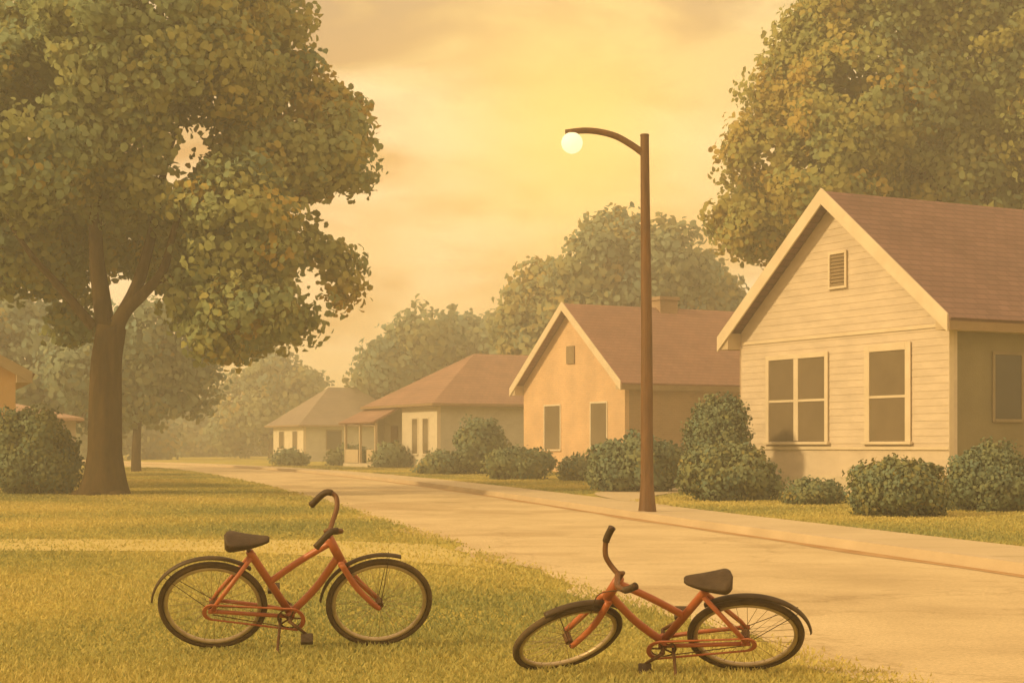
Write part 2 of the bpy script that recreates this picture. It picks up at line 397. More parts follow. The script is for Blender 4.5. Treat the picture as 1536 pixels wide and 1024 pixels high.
# short turf standing in the near lawn: nobody could count it
def turf():
    g = np.random.default_rng(11)
    n = 640000
    Y = 7.2 + (g.random(n) ** 1.9) * 82
    half = Y * .40 + 2.0
    X = (g.random(n) * 2 - 1) * half
    l, r = xl(Y) - .03, xr(Y)
    onleft = X < l + .16 + .10 * g.normal(size=n)
    onright = (X > r + 1.5)
    path = (Y > np.interp(X, [-16, -6, -3, 0], [19.3, 19.0, 18.6, 16.2])) & (Y < np.interp(X, [-16, -6, -3, -.7], [21.9, 21.3, 21.2, 20.2])) & (X < -.4)
    drive = onright & (Y > np.interp(X, [1.5, 2.9, 5.2, 9.5, 13], [29.5, 35, 42, 53, 62])) & (Y < np.interp(X, [.5, 2., 3.5, 7, 10.5], [33.5, 38.5, 44.5, 55, 64]))
    ok = (onleft & ~(path & (g.random(n) < .72))) | (onright & ~drive)
    X, Y = X[ok], Y[ok]; n = len(X)
    Z = np.where(X > xr(Y), LOT, 0.0)
    h = g.uniform(.012, .034, n) * (1 + .25 * np.sin(X * 2.1) * np.sin(Y * 1.7)) * (1 + Y * .012)
    a = g.random(n) * 2 * PI; w = .0035 + .00042 * Y + .000012 * Y * Y
    lean = g.normal(size=(n, 2)) * .5 * h[:, None]
    dx, dy = np.cos(a) * w, np.sin(a) * w
    V = np.stack([np.stack([X - dx, Y - dy, Z], 1), np.stack([X + dx, Y + dy, Z], 1),
                  np.stack([X + lean[:, 0], Y + lean[:, 1], Z + h], 1)], 1)
    t = (.46 + .36 * np.sin(X * .7 + 1.3 * np.sin(Y * .35)) * np.cos(Y * .55 + X * .2) + .14 * g.normal(size=n)).clip(0, 1)
    m = leaf_mat('turf_blade', [(.25, .275, .11), (.41, .38, .13), (.56, .475, .155), (.67, .555, .21)], .3)
    N = unit(np.stack([lean[:, 0], lean[:, 1], h * 2.4], 1))
    return tag(np_mesh('turf', V.reshape(-1, 3), 3, m, None, t, None), kind='stuff', label='short dry golden grass of the lawns beside the street', cat='grass')
turf()

# ------------------------------------------------------------------ houses (local x runs back from the street, y runs along the front)
RZ = math.atan2(.468, .884)

def gable_wall_boards(mb, x, outline, z0, z1, step=.16, lap=.013, mi=0):
    """Lapped boards on the plane x, between outline(z) -> (y0, y1)."""
    z = z0
    while z < z1 - .01:
        zt = min(z + step, z1)
        (a, b), (c, d) = outline(z), outline(zt)
        mb.add([(x - lap, a, z), (x - lap, b, z), (x - .003, d, zt), (x - .003, c, zt), (x, a, z), (x, b, z)],
               [(0, 1, 2, 3), (0, 4, 5, 1)], mi)
        z = zt

def slab(mb, quad, t, mi=0):
    q = [Vector(p) for p in quad]; n = (q[1]-q[0]).cross(q[2]-q[0]).normalized()
    if n.z < 0: n = -n
    mb.prism(quad, n * t, mi)

def front_window(parent, x, y0, y1, z0, z1, lights=1, glassm=None, trim=.09, mat_trim=None, mid=True, label=None):
    """Window on a wall whose outside is -x: casing proud of the wall, sill, pane behind muntins."""
    f = MB(); X = x - .03; T = mat_trim or M['trim']
    f.box((X-.035, y0-trim, z0-.02), (X, y0, z1+trim)); f.box((X-.035, y1, z0-.02), (X, y1+trim, z1+trim))
    f.box((X-.037, y0+.001, z1), (X, y1-.001, z1+trim-.002))
    w = f.build('window', T, parent, bevel=.006)
    if label: w['label'] = label
    p = MB(); p.box((X-.012, y0+.002, z0), (X-.004, y1-.002, z1-.001)); p.build('pane', glassm or M['glass'], w)
    s = MB(); s.box((X-.085, y0-trim-.05, z0-.085), (X, y1+trim+.05, z0-.021)); s.build('sill', T, w, bevel=.008)
    mu = MB()
    for k in range(1, lights):
        yc = y0 + (y1 - y0) * k / lights; mu.box((X-.033, yc-.085, z0+.001), (X-.013, yc+.085, z1-.002))
    if mid:
        zc = z0 + (z1 - z0) * .49
        for k in range(lights):
            a = y0 + (y1-y0)*k/lights + (.087 if k else .003); b = y0 + (y1-y0)*(k+1)/lights - (.087 if k < lights-1 else .003)
            mu.box((X-.030, a, zc-.028), (X-.0135, b, zc+.028))
    if mu.v: mu.build('muntin', T, w)
    return w

def side_window(parent, y, x0, x1, z0, z1, t=.07):
    f = MB(); Y = y - .004
    f.box((x0-t, Y-.03, z0-t), (x0, Y, z1+t)); f.box((x1, Y-.03, z0-t), (x1+t, Y, z1+t))
    f.box((x0+.001, Y-.032, z1), (x1-.001, Y, z1+t-.002)); f.box((x0+.001, Y-.05, z0-t+.002), (x1-.001, Y, z0))
    w = f.build('window', M['dark_trim'], parent)
    p = MB(); p.box((x0+.002, Y-.012, z0+.001), (x1-.002, Y-.004, z1-.001)); p.build('pane', M['side_glass'], w)
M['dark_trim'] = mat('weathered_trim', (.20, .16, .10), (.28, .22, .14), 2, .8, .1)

def gable_house(name, loc, label, Wd, D, eave, peak, front, side, roof, boards, ox=.42, oy=.4, fnd=.45):
    t = thing(name, loc, label, 'house', RZ)
    pc = Wd / 2; sl = (peak - eave) / (pc + oy); zt = eave + sl * oy      # underside height over the wall
    top = lambda z: (max(0, (z - zt) / sl), Wd - max(0, (z - zt) / sl))
    wb = MB()                                                            # front wall
    wb.prism([(0, 0, -.3), (0, Wd, -.3), (0, Wd, zt), (0, pc, zt + sl*pc - .02), (0, 0, zt)], (.2, 0, 0))
    if boards:
        gable_wall_boards(wb, 0, top, fnd + .75, zt + sl*pc - .08)
    wf = wb.build('front_wall', front, t)
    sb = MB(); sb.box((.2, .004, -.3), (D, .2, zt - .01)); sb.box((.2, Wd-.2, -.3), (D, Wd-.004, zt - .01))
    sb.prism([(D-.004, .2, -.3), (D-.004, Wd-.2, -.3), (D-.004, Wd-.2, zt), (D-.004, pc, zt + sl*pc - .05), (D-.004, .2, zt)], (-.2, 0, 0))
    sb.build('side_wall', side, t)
    rb = MB(); th = .13
    e0, e1 = (-oy, eave), (pc, peak)
    slab(rb, [(-ox, -oy, eave+.02), (D+ox, -oy, eave+.02), (D+ox, pc, peak+.02), (-ox, pc, peak+.02)], th)
    slab(rb, [(-ox, Wd+oy, eave+.02), (D+ox, Wd+oy, eave+.02), (D+ox, pc, peak+.02), (-ox, pc, peak+.02)], th)
    ro = rb.build('roof', roof, t)
    for sgn in (0, 1):                                                   # bargeboards on the street gable
        b = MB(); ye = -oy if not sgn else Wd + oy
        q = [(-ox-.045, ye, eave-.17), (-ox-.045, pc, peak-.17 + .0), (-ox-.045, pc, peak+.20), (-ox-.045, ye, eave+.20)]
        b.prism(q, (.042, 0, 0)); b.build('bargeboard', M['trim'], ro)
    fb = MB(); fb.box((-ox+.002, -oy-.03, eave-.13), (D+ox-.01, -oy-.001, eave+.10)); fb.build('fascia', M['fascia'], ro)
    sf = MB()                                                            # boxed soffits at the front corners and along the eaves
    sf.prism([(-ox+.01, -oy+.01, eave-.12), (-ox+.01, -.006, eave-.12), (-ox+.01, -.006, eave + sl*oy*.9), (-ox+.01, -oy+.01, eave+.0)], (D+ox, 0, 0))
    sf.prism([(-ox+.01, Wd+oy-.01, eave-.12), (-ox+.01, Wd+.006, eave-.12), (-ox+.01, Wd+.006, eave + sl*oy*.9), (-ox+.01, Wd+oy-.01, eave+.0)], (D+ox, 0, 0))
    sf.build('soffit', M['soffit'], ro)
    return t, wf, ro, sl, zt
M['fascia'] = mat('brown_fascia', (.24, .16, .085), (.32, .22, .12), 2, .7, .1)
M['soffit'] = mat('soffit_board', (.46, .36, .24), (.56, .45, .31), 2, .8, .1)

# the white clapboard cottage
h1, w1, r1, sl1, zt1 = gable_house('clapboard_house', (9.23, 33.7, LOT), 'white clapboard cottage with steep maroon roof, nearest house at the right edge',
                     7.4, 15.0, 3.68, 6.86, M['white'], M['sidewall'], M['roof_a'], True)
mb = MB(); mb.box((-.045, -.0, 1.06), (-.024, 7.4, 1.13)); mb.box((-.04, .1, zt1-.33), (-.025, 7.3, zt1-.25))
mb.build('belt_board', M['trim'], h1)
mb = MB(); mb.box((-.036, -.012, .46), (.09, .0, zt1-.35)); mb.build('corner_board', M['trim'], h1)
mb = MB(); mb.box((-.036, 7.4, .46), (.09, 7.412, zt1-.35)); mb.build('corner_board', M['trim'], h1)
mb = MB(); mb.box((-.03, -.03, -.3), (.15, 7.43, .45)); mb.build('foundation', M['concrete'], h1)
front_window(h1, 0, 4.07, 6.2, 1.26, 3.22, 2, trim=.12, label='double sash window with a wide white mullion')
front_window(h1, 0, 1.33, 2.5, 1.26, 3.24, 1, trim=.17, label='single sash window')
v = MB(); v.box((-.075, 3.28, 4.82), (-.03, 3.34, 5.62)); v.box((-.075, 3.86, 4.82), (-.03, 3.92, 5.62)); v.box((-.077, 3.341, 5.56), (-.03, 3.859, 5.62)); v.box((-.08, 3.27, 4.76), (-.03, 3.93, 4.819))
vf = v.build('attic_vent', M['trim'], h1)
v = MB()
for k in range(9): v.prism([(-.066, 3.342, 4.83+k*.08), (-.062, 3.342, 4.85+k*.08), (-.034, 3.342, 4.905+k*.08), (-.034, 3.342, 4.87+k*.08)], (0, .516, 0))
v.build('louvre', M['vent'], vf)
side_window(h1, 0, 1.25, 2.02, 1.72, 3.1)
side_window(h1, 0, 5.0, 5.9, 1.72, 3.1)

# the orange brick cottage
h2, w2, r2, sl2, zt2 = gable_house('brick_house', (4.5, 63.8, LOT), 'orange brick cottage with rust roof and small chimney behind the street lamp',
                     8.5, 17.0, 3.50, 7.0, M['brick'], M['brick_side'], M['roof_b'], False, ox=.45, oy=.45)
front_window(h2, .03, 5.2, 6.55, 1.0, 2.85, 1, trim=.07, mid=False, mat_trim=M['frame_b'] if 'frame_b' in M else M['pale_wall'])
front_window(h2, .03, 1.38, 2.62, 1.08, 2.88, 1, trim=.07, mid=False, mat_trim=M['pale_wall'])
v = MB(); v.box((-.06, 3.95, 4.6), (-.005, 4.6, 5.35)); v.build('attic_vent', M['vent'], h2)
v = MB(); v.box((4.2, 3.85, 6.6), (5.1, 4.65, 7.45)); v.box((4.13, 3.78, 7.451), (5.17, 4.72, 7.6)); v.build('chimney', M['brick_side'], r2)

# the grey hip-roofed house
def hip(mb, x0, x1, y0, y1, z, zr, th=.12):
    w = (y1 - y0) / 2; ya = (y0 + y1) / 2; a, b = x0 + w, x1 - w
    e = [(x0, y0, z), (x1, y0, z), (x1, y1, z), (x0, y1, z), (a, ya, zr), (b, ya, zr)]
    lo = [(p[0], p[1], p[2] - th) for p in e[:4]]
    mb.add(e + lo, [(0, 1, 5, 4), (1, 2, 5), (2, 3, 4, 5), (3, 0, 4), (6, 7, 1, 0), (7, 8, 2, 1), (8, 9, 3, 2), (9, 6, 0, 3), (9, 8, 7, 6)])
h3 = thing('hip_roofed_house', (-3.7, 79, LOT), 'grey sided house with broad pinkish hipped roof and low front porch', 'house', RZ)
mb = MB(); mb.box((0, 0, -.3), (.2, 4.25, 3.15)); mb.build('front_wall', M['pale_wall'], h3)
mb = MB(); mb.box((.2, .003, -.3), (13, .2, 3.14)); mb.box((12.8, .2, -.3), (13, 8.2, 3.14)); mb.box((.25, 8.0, -.3), (12.8, 8.2, 3.14)); mb.box((.6, 4.25, -.3), (.8, 8.0, 3.14)); mb.build('side_wall', M['grey_wall'], h3)
mb = MB(); hip(mb, -.45, 13.5, -.45, 8.65, 3.22, 6.0); ro3 = mb.build('roof', M['roof_c'], h3)
mb = MB(); mb.box((-.50, -.46, 3.11), (-.452, 8.66, 3.23)); mb.box((-.45, -.50, 3.11), (13.4, -.455, 3.23)); mb.build('fascia', M['fascia'], ro3)
mb = MB(); slab(mb, [(-1.6, 4.3, 2.28), (-1.6, 9.0, 2.28), (-.1, 8.6, 3.05), (-.1, 4.3, 3.05)], .1); slab(mb, [(-1.6, 9.0, 2.28), (2.5, 9.0, 2.28), (2.5, 8.25, 3.05), (-.1, 8.6, 3.05)], .1)
mb.build('porch_roof', M['roof_c'], h3)
mb = MB(); mb.box((-1.45, 4.4, -.1), (.58, 8.8, .22)); mb.build('porch_floor', M['concrete'], h3)
for yy_ in (4.55, 6.6, 8.65):
    mb = MB(); mb.box((-1.4, yy_-.06, .22), (-1.28, yy_+.06, 2.33)); mb.build('porch_post', M['soffit'], h3)
mb = MB(); mb.box((.56, 6.1, .23), (.597, 7.0, 2.2)); mb.build('door', M['dark_wood'], h3)
for a_, b_ in ((6.75, 8.5), (4.7, 5.6)):
    mb = MB(); mb.box((-1.42, a_, .25), (-1.37, b_, .95)); mb.build('railing', M['soffit'], h3)
front_window(h3, .03, 1.0, 1.65, .75, 2.5, 1, trim=.07, mid=False, mat_trim=M['pale_wall'])
front_window(h3, .03, 2.3, 2.95, .75, 2.5, 1, trim=.07, mid=False, mat_trim=M['pale_wall'])

# the far grey gabled house
h4 = thing('hip_roofed_house', (-15.0, 115, LOT), 'small hazy grey house with a peaked roof, farthest house down the street', 'house', RZ)
mb = MB(); mb.box((0, 0, -.3), (.2, 6.4, 2.6)); mb.build('front_wall', M['pale_wall'], h4)
mb = MB(); mb.box((.2, .003, -.3), (8.6, .2, 2.6)); mb.box((.2, 6.2, -.3), (8.6, 6.4, 2.6)); mb.box((8.4, .2, -.3), (8.6, 6.2, 2.5)); mb.build('side_wall', M['grey_wall'], h4)
mb = MB(); hip(mb, -.5, 9.1, -.5, 6.9, 2.62, 5.5); ro4 = mb.build('roof', M['roof_d'], h4)
mb = MB(); mb.box((-.54, -.5, 2.52), (-.502, 6.9, 2.63)); mb.box((-.5, -.54, 2.52), (9.1, -.502, 2.63)); mb.build('fascia', M['fascia'], ro4)
front_window(h4, .03, 1.2, 2.2, .9, 2.2, 1, trim=.08, mid=False, mat_trim=M['pale_wall'])
front_window(h4, .03, 4.0, 5.1, .9, 2.2, 1, trim=.08, mid=False, mat_trim=M['pale_wall'])
side_window(h4, 0, 1.8, 2.9, .9, 2.2)

# the houses at the left edge
def left_house():
    t = thing('stucco_house', (-13.9, 44.8, 0), 'orange stucco house with pink brown roof, cut off by the left edge', 'house', R(21))
    # local x runs to the left edge (negative), y away
    mb = MB(); mb.prism([(0, 0, -.3), (-9, 0, -.3), (-9, 0, 3.3), (-4.5, 0, 5.7), (0, 0, 3.3)], (0, .2, 0)); mb.build('front_wall', M['stucco'], t)
    mb = MB(); mb.box((-.2, .2, -.3), (-.003, 11, 3.29)); mb.box((-9, .2, -.3), (-8.8, 11, 3.29)); mb.build('side_wall', M['stucco'], t)
    mb = MB(); slab(mb, [(.42, -.45, 3.1), (.42, 11.5, 3.1), (-4.5, 11.5, 5.75), (-4.5, -.45, 5.75)], .16); slab(mb, [(-9.42, -.45, 3.1), (-9.42, 11.5, 3.1), (-4.5, 11.5, 5.75), (-4.5, -.45, 5.75)], .16)
    ro = mb.build('roof', M['roof_c'], t)
    mb = MB(); mb.prism([(.42, -.5, 2.98), (-4.5, -.5, 5.63), (-4.5, -.5, 5.95), (.42, -.5, 3.3)], (0, .045, 0)); mb.build('bargeboard', M['soffit'], ro)
    mb = MB(); mb.prism([(.40, -.4, 3.0), (.004, -.4, 3.0), (.004, -.4, 3.3)], (0, 11.6, 0)); mb.build('soffit', M['soffit'], ro)
M['roof_pale'] = courses('pale_pink_shingle', (.40, .27, .20), (.35, .235, .175), (.28, .19, .14), .32, .13, 'shingle')
M['garage_wall'] = mat('greyish_render', (.42, .36, .28), (.52, .45, .35), .8, .85, .2, 25)
M['stucco'] = mat('orange_stucco', (.66, .43, .22), (.78, .54, .30), .8, .85, .2, 25)
left_house()
gar = thing('garage', (-16.9, 62, 0), 'low pale pink garage with flat faded roof behind the big tree trunk', 'garage', R(17))
mb = MB(); mb.box((-7.5, 0, -.3), (0, 6, 2.3)); mb.build('wall', M['garage_wall'] if 'garage_wall' in M else M['soffit'], gar)
mb = MB(); hip(mb, -7.8, .3, -.3, 6.3, 2.32, 3.1); mb.build('roof', M['roof_pale'], gar)
mb = MB(); mb.box((-5.6, -.04, 0), (-2.4, -.004, 1.95)); mb.build('door', M['pale_wall'], gar)

# ------------------------------------------------------------------ trees
def tree(name, base, label, lobes_px, Y, leaf, clump, m, limbs_px=None, trunk_r=.4, per=34, dens=1.0, tint=0.0, seed=1, group=None, depth=.75, keep=.92, fork=.45, glow_tint=0.0, wx=0.0, gap=-9):
    """lobes_px: (px, py, r, [ry]) as measured at distance Y; they spread in depth round the trunk."""
    g = random.Random(seed)
    b = Vector(base); t = thing(name, b, label, 'tree', 0, group)
    lobes = []
    for q in lobes_px:
        px, py, r = q[:3]; rz = (q[3] if len(q) > 3 else r) / F * Y; r = r / F * Y
        dy = q[4] if len(q) > 4 else g.uniform(-depth, depth) * 4.0
        c = W(px, py, Y) - b
        lobes.append((c.x * (Y + dy) / Y, c.y + dy, c.z, r, r * .95, rz))
    foliage('crown', lobes, leaf, clump, m, t, per, dens, tint, seed, keep=keep, glow_tint=glow_tint, wx=wx, gap=gap)
    tb = MB()
    if limbs_px:
        for k, (pts, r0, r1) in enumerate(limbs_px):
            P = [W(px, py, Y) - b + Vector((0, (q[0] if q else 0), 0)) for px, py, *q in pts]
            limb(tb, P, r0, r1, 12 if k == 0 else 8)
    else:
        zc = sum(l[2] for l in lobes) / len(lobes)
        f = Vector((0, 0, zc * fork))
        limb(tb, [(0, 0, -.2), (0, 0, .5), f * .6, f], trunk_r * 1.35, trunk_r * .8, 10)
        for l in lobes:
            e = Vector(l[:3]); mid = f + (e - f) * .5 + Vector((0, 0, -.1 * (e - f).length))
            limb(tb, [f - Vector((0, 0, .3)), mid, e], trunk_r * .55, .04, 6)
    tb.build('trunk', M['bark'], t, smooth=True)
    return t

YT = 40.5
b = G(155, 742)
big = tree('oak_tree', b, 'big spreading tree with forked brown trunk, nearest tree on the left lawn',
  [(250, 40, 150), (110, 20, 150), (380, 60, 85), (20, 90, 120), (300, 120, 130), (415, 150, 82), (458, 190, 76), (474, 225, 70, 58), (400, 245, 85, 62),
   (150, 160, 140), (60, 240, 120), (250, 240, 110), (130, 300, 110, 90, 3.0), (330, 320, 90), (400, 355, 78), (440, 400, 70), (458, 450, 60), (360, 420, 85), (430, 480, 50, 42), (330, 480, 60, 45), (290, 400, 70, 60, 2.5),
   (250, 340, 80, 70, 2), (10, 360, 95, 85), (-60, 300, 110), (-100, 150, 150), (40, 420, 60, 45, 2), (-20, 430, 80, 50), (300, -50, 130), (150, -60, 150), (200, 370, 60, 40, 4), (365, 520, 28, 22), (70, 470, 40, 24, 3)],
  YT, .19, .60, M['leaf_oak'],
  [([(155, 752), (155, 735), (157, 690), (158, 600), (160, 540), (168, 490)], .50, .37),
   ([(156, 758), (156, 740), (157, 712), (157, 660)], .86, .38),
   ([(160, 520, .1), (150, 440, .1), (143, 380, .1), (140, 300, .3), (150, 180, .6), (170, 60, .8)], .27, .07),
   ([(170, 520, -.1), (186, 475, -.2), (225, 440, -.5), (255, 410, -.8), (275, 360, -1.2), (300, 290, -1.6)], .21, .05),
   ([(178, 485, -.1), (205, 430, 0), (225, 350, .2), (240, 250, .5), (265, 150, .8)], .2, .05),
   ([(140, 490, 0), (118, 460, -.3), (92, 425, -.6), (65, 390, -1), (30, 330, -1.4)], .15, .05),
   ([(240, 425, -.6), (300, 420, -1.2), (370, 415, -1.8), (440, 420, -2)], .10, .03),
   ([(140, 300, .3), (90, 240, 0), (30, 190, -.4)], .12, .04),
   ([(150, 752, -.1), (185, 745, -.5), (198, 752, -.7)], .34, .06), ([(150, 752, 0), (120, 745, -.2), (104, 752, -.2)], .34, .06),
   ([(155, 752, -.2), (150, 748, -.9), (150, 758, -1.3)], .32, .06)],
  per=62, dens=1.0, seed=21, depth=.8, tint=.0, keep=.74, glow_tint=.36, wx=3.0, gap=-1.15)

YM = 56.0
tree('maple_tree', (14.4, YM, LOT), 'huge olive tree rising behind the white cottage at the right',
  [(1340, 60, 150), (1260, 70, 85), (1215, 115, 68, 60), (1290, 170, 110), (1165, 225, 66), (1135, 285, 62, 52), (1175, 330, 66, 50), (1215, 270, 85), (1300, 270, 85),
   (1400, 160, 120), (1480, 60, 150), (1500, 200, 120), (1560, 120, 130), (1440, 280, 90), (1530, 300, 100), (1380, 330, 80), (1290, -10, 90), (1400, -10, 110), (1560, 0, 110), (1620, 220, 120), (1142, 345, 40, 34), (1235, 345, 50, 40)],
  YM, .22, .80, M['leaf_right'],
  [([(1388, 700), (1388, 600), (1390, 420), (1392, 330), (1388, 280)], .62, .40),
   ([(1390, 310), (1380, 240), (1350, 160), (1330, 60)], .30, .06), ([(1392, 320), (1420, 250), (1450, 180), (1480, 80)], .26, .06),
   ([(1388, 330), (1330, 300), (1260, 280), (1180, 270)], .22, .05), ([(1392, 330), (1450, 310), (1520, 270)], .2, .05), ([(1388, 290), (1395, 200), (1400, 80)], .25, .06)],
  per=66, seed=33, tint=.05, depth=.8, keep=.84, glow_tint=-.28, wx=-1.6, gap=-1.75)

tree('bushy_tree', (6.9, 96, LOT), 'round topped olive tree standing behind the orange brick cottage',
  [(945, 395, 75, 66), (890, 400, 58, 52), (1000, 405, 58, 52), (830, 440, 56, 50), (1050, 440, 55, 50), (800, 490, 45, 55), (870, 480, 75), (960, 470, 90), (1040, 500, 75), (810, 540, 55), (930, 350, 45, 30), (1080, 480, 45), (900, 560, 80), (1000, 560, 80)],
  96, .42, 1.25, M['leaf_far'], None, .5, per=40, seed=41, tint=.08, depth=.9, glow_tint=-.2, wx=-1.0)
tree('round_tree', (-3.2, 122, LOT), 'mid green rounded tree behind the hip roofed house',
  [(640, 510, 45, 40), (690, 520, 50, 44), (600, 545, 48, 42), (740, 520, 48, 40), (660, 570, 60), (580, 590, 42, 40), (720, 580, 60), (640, 620, 60), (780, 530, 40, 40), (600, 630, 50), (565, 565, 28, 30)],
  122, .48, 1.4, M['leaf_far'], None, .45, per=36, seed=43, tint=-.02, depth=.9)
tree('slender_tree', G(205, 708), 'slim bluish tree with thin forked trunk beside the big trunk',
  [(230, 540, 70, 50), (170, 560, 60, 45), (280, 580, 45, 40), (130, 560, 50, 50), (220, 590, 60, 38), (300, 545, 40, 35), (250, 500, 60, 40)],
  75, .32, .9, M['leaf_far'],
  [([(205, 712), (204, 690), (206, 640), (210, 600)], .26, .16), ([(208, 640), (195, 610), (175, 570)], .12, .03), ([(208, 625), (225, 590), (250, 540)], .12, .03)], per=24, seed=47, tint=-.16, depth=.7, keep=.85)
tree('leafy_tree', W(410, 689, 140), 'soft green tree past the far grey house at the street end',
  [(410, 565, 42, 36), (370, 595, 42, 38), (450, 590, 38, 34), (410, 620, 55, 45), (350, 640, 36, 40), (465, 625, 28, 32), (390, 545, 22, 18)], 140, .46, 1.4, M['leaf_far'], None, .4, per=38, seed=53, tint=.10, depth=.9)
tree('hazy_tree', W(300, 687, 165), 'pale hazy tree closing the far end of the street, left of its neighbour',
  [(300, 640, 40, 38), (262, 645, 36, 38), (330, 655, 30, 30), (285, 610, 30, 28), (235, 655, 30, 32), (300, 670, 40, 22)], 165, .5, 1.6, M['leaf_far'], None, .35, per=38, seed=57, tint=-.14, depth=.9)
tree('hazy_tree', W(375, 687, 175), 'pale hazy tree beyond the street end, just left of the far house',
  [(375, 655, 36, 34), (410, 660, 32, 30), (350, 665, 26, 26), (440, 670, 26, 22)], 175, .5, 1.6, M['leaf_far'], None, .35, per=38, seed=59, tint=-.12, depth=.9)
tree('broad_tree', W(70, 705, 82), 'broad grey green tree behind the low pink garage',
  [(70, 530, 75, 60), (10, 520, 75, 65), (120, 560, 55, 50), (-50, 530, 70, 70), (70, 590, 80, 50), (150, 600, 50, 45), (30, 480, 60, 40)], 82, .34, 1.1, M['leaf_far'], None, .4, per=40, seed=61, tint=-.18, depth=.9)
tree('distant_tree', W(170, 690, 130), 'pale distant tree seen between the big trunk and the slim tree',
  [(170, 640, 45, 45), (120, 650, 45, 42), (215, 655, 40, 38), (160, 600, 40, 35)], 130, .46, 1.4, M['leaf_far'], None, .35, per=36, seed=67, tint=-.16, depth=.9)

# ------------------------------------------------------------------ shrubs
def shrub(px, top, w, base, label, gz=LOT, seed=1, tint=0.0, n=6, tall=False, m=None, group='shrubs along the house fronts'):
    p = G(px, base, gz); Y = p.y; s = Y / F
    wid = w * 1.10 * s; h = (base - top) * s; p.y += wid * .35
    t = thing('shrub', p, label, 'shrub', 0, group)
    g = random.Random(seed); lobes = []
    rz = h * .5
    lobes.append((0, 0, h * .50, wid * .38, wid * .36, h * .47))
    for k in range(n):
        a = 2 * PI * k / n + g.uniform(-.3, .3); r = wid * .26
        zz = h * g.uniform(.25, .55 if not tall else .7)
        lobes.append((math.cos(a) * r, math.sin(a) * r * .9, zz, wid * .23, wid * .23, min(zz, h * .36)))
    cl = max(.16, min(.42, wid * .13)); cl = max(cl, Y * .006)
    foliage('foliage', lobes, cl * .33, cl, m or M['leaf_shrub'], t, per=40, dens=1.15, tint=tint, seed=seed, hollow=.5, keep=.97)
    mb = MB()
    for k in range(4):
        a = 2 * PI * k / 4 + .4
        limb(mb, [(math.cos(a)*.06, math.sin(a)*.06, -.05), (math.cos(a)*wid*.1, math.sin(a)*wid*.1, h*.3), (math.cos(a)*wid*.2, math.sin(a)*wid*.2, h*.65)], .035, .012, 6, 3)
    mb.build('stem', M['bark'], t, smooth=True)
    return t
shrub(1102, 668, 136, 752, 'wide dark shrub at the far front corner of the white cottage', seed=101, n=8)
shrub(1082, 585, 84, 742, 'tall upright shrub behind the wide one, between the two cottages', seed=102, tall=True, tint=-.12)
shrub(1226, 722, 84, 757, 'small low shrub under the double window of the white cottage', seed=103, n=5)
shrub(1362, 688, 132, 776, 'rounded dark shrub under the single window of the white cottage', seed=104, n=8)
shrub(1498, 664, 118, 768, 'blue green shrub against the shaded side wall at the right edge', seed=105, n=8, tint=-.1)
shrub(778, 674, 92, 720, 'flat topped shrub at the far front corner of the brick cottage', seed=106)
shrub(874, 688, 62, 722, 'small round shrub between the two windows of the brick cottage', seed=107, n=5)
shrub(958, 655, 130, 738, 'broad grey green shrub behind the foot of the street lamp', seed=108, n=8, tint=-.14)
shrub(720, 631, 72, 712, 'tall rounded shrub against the grey side wall of the hipped house', seed=109, tall=True, tint=-.12)
shrub(664, 680, 70, 712, 'low spreading shrub at the near front corner of the hipped house', seed=110)
shrub(586, 666, 46, 702, 'dark shrub in front of the low porch', seed=111)
shrub(520, 671, 50, 699, 'round shrub between the porch and the far grey house', seed=112)
shrub(433, 678, 44, 698, 'small faint shrub before the farthest house', seed=113, tint=-.1)
shrub(42, 618, 118, 742, 'big dark shrub beside the orange house at the left edge', gz=0, seed=114, n=9, tall=True, tint=-.04, group=None)
shrub(1010, 668, 66, 730, 'low shrub right of the street lamp, filling the gap before the white cottage', seed=115, tint=-.12)

# ------------------------------------------------------------------ the street lamp
Lp = G(971, 768, LOT); Lp = Vector((Lp.x, Lp.y, LOT))
lamp = thing('street_lamp', Lp, 'tall brown street lamp with curved arm and glowing round globe', 'street lamp')
Yl = Lp.y
lw = lambda px, py: W(px, py, Yl) - Lp
mb = MB(); top = lw(967, 204)
mb.tube([(0, 0, -.1), (0, 0, .0), (0, 0, .12), (-.005, 0, .5), lw(970, 500), lw(968, 320), top], [.16, .16, .145, .112, .098, .082, .074], 16)
mb.tube([top + Vector((0, 0, .001)), top + Vector((0, 0, .03))], [.082, .074], 16)
mb.build('pole', M['lamp_paint'], lamp, smooth=False, bevel=.004)
mb = MB(); limb(mb, [lw(966, 231), lw(948, 218), lw(925, 205), lw(900, 198), lw(875, 196), lw(848, 199)], .06, .052, 12, 6); mb.build('arm', M['lamp_paint'], lamp, smooth=True)
mb = MB(); mb.tube([lw(858, 196.5), lw(858, 203)], [.07, .095], 14); mb.build('lamp_cap', M['lamp_paint'], lamp)
m, nt, nd, lk, b_ = new_mat('lit_globe')
b_.inputs['Base Color'].default_value = (.5, .46, .36, 1); b_.inputs['Emission Color'].default_value = (1, .88, .56, 1); b_.inputs['Emission Strength'].default_value = 1.0
mb = MB(); mb.ball(lw(858, 214.5), .185, 24, 16); mb.build('globe', m, lamp, smooth=True)

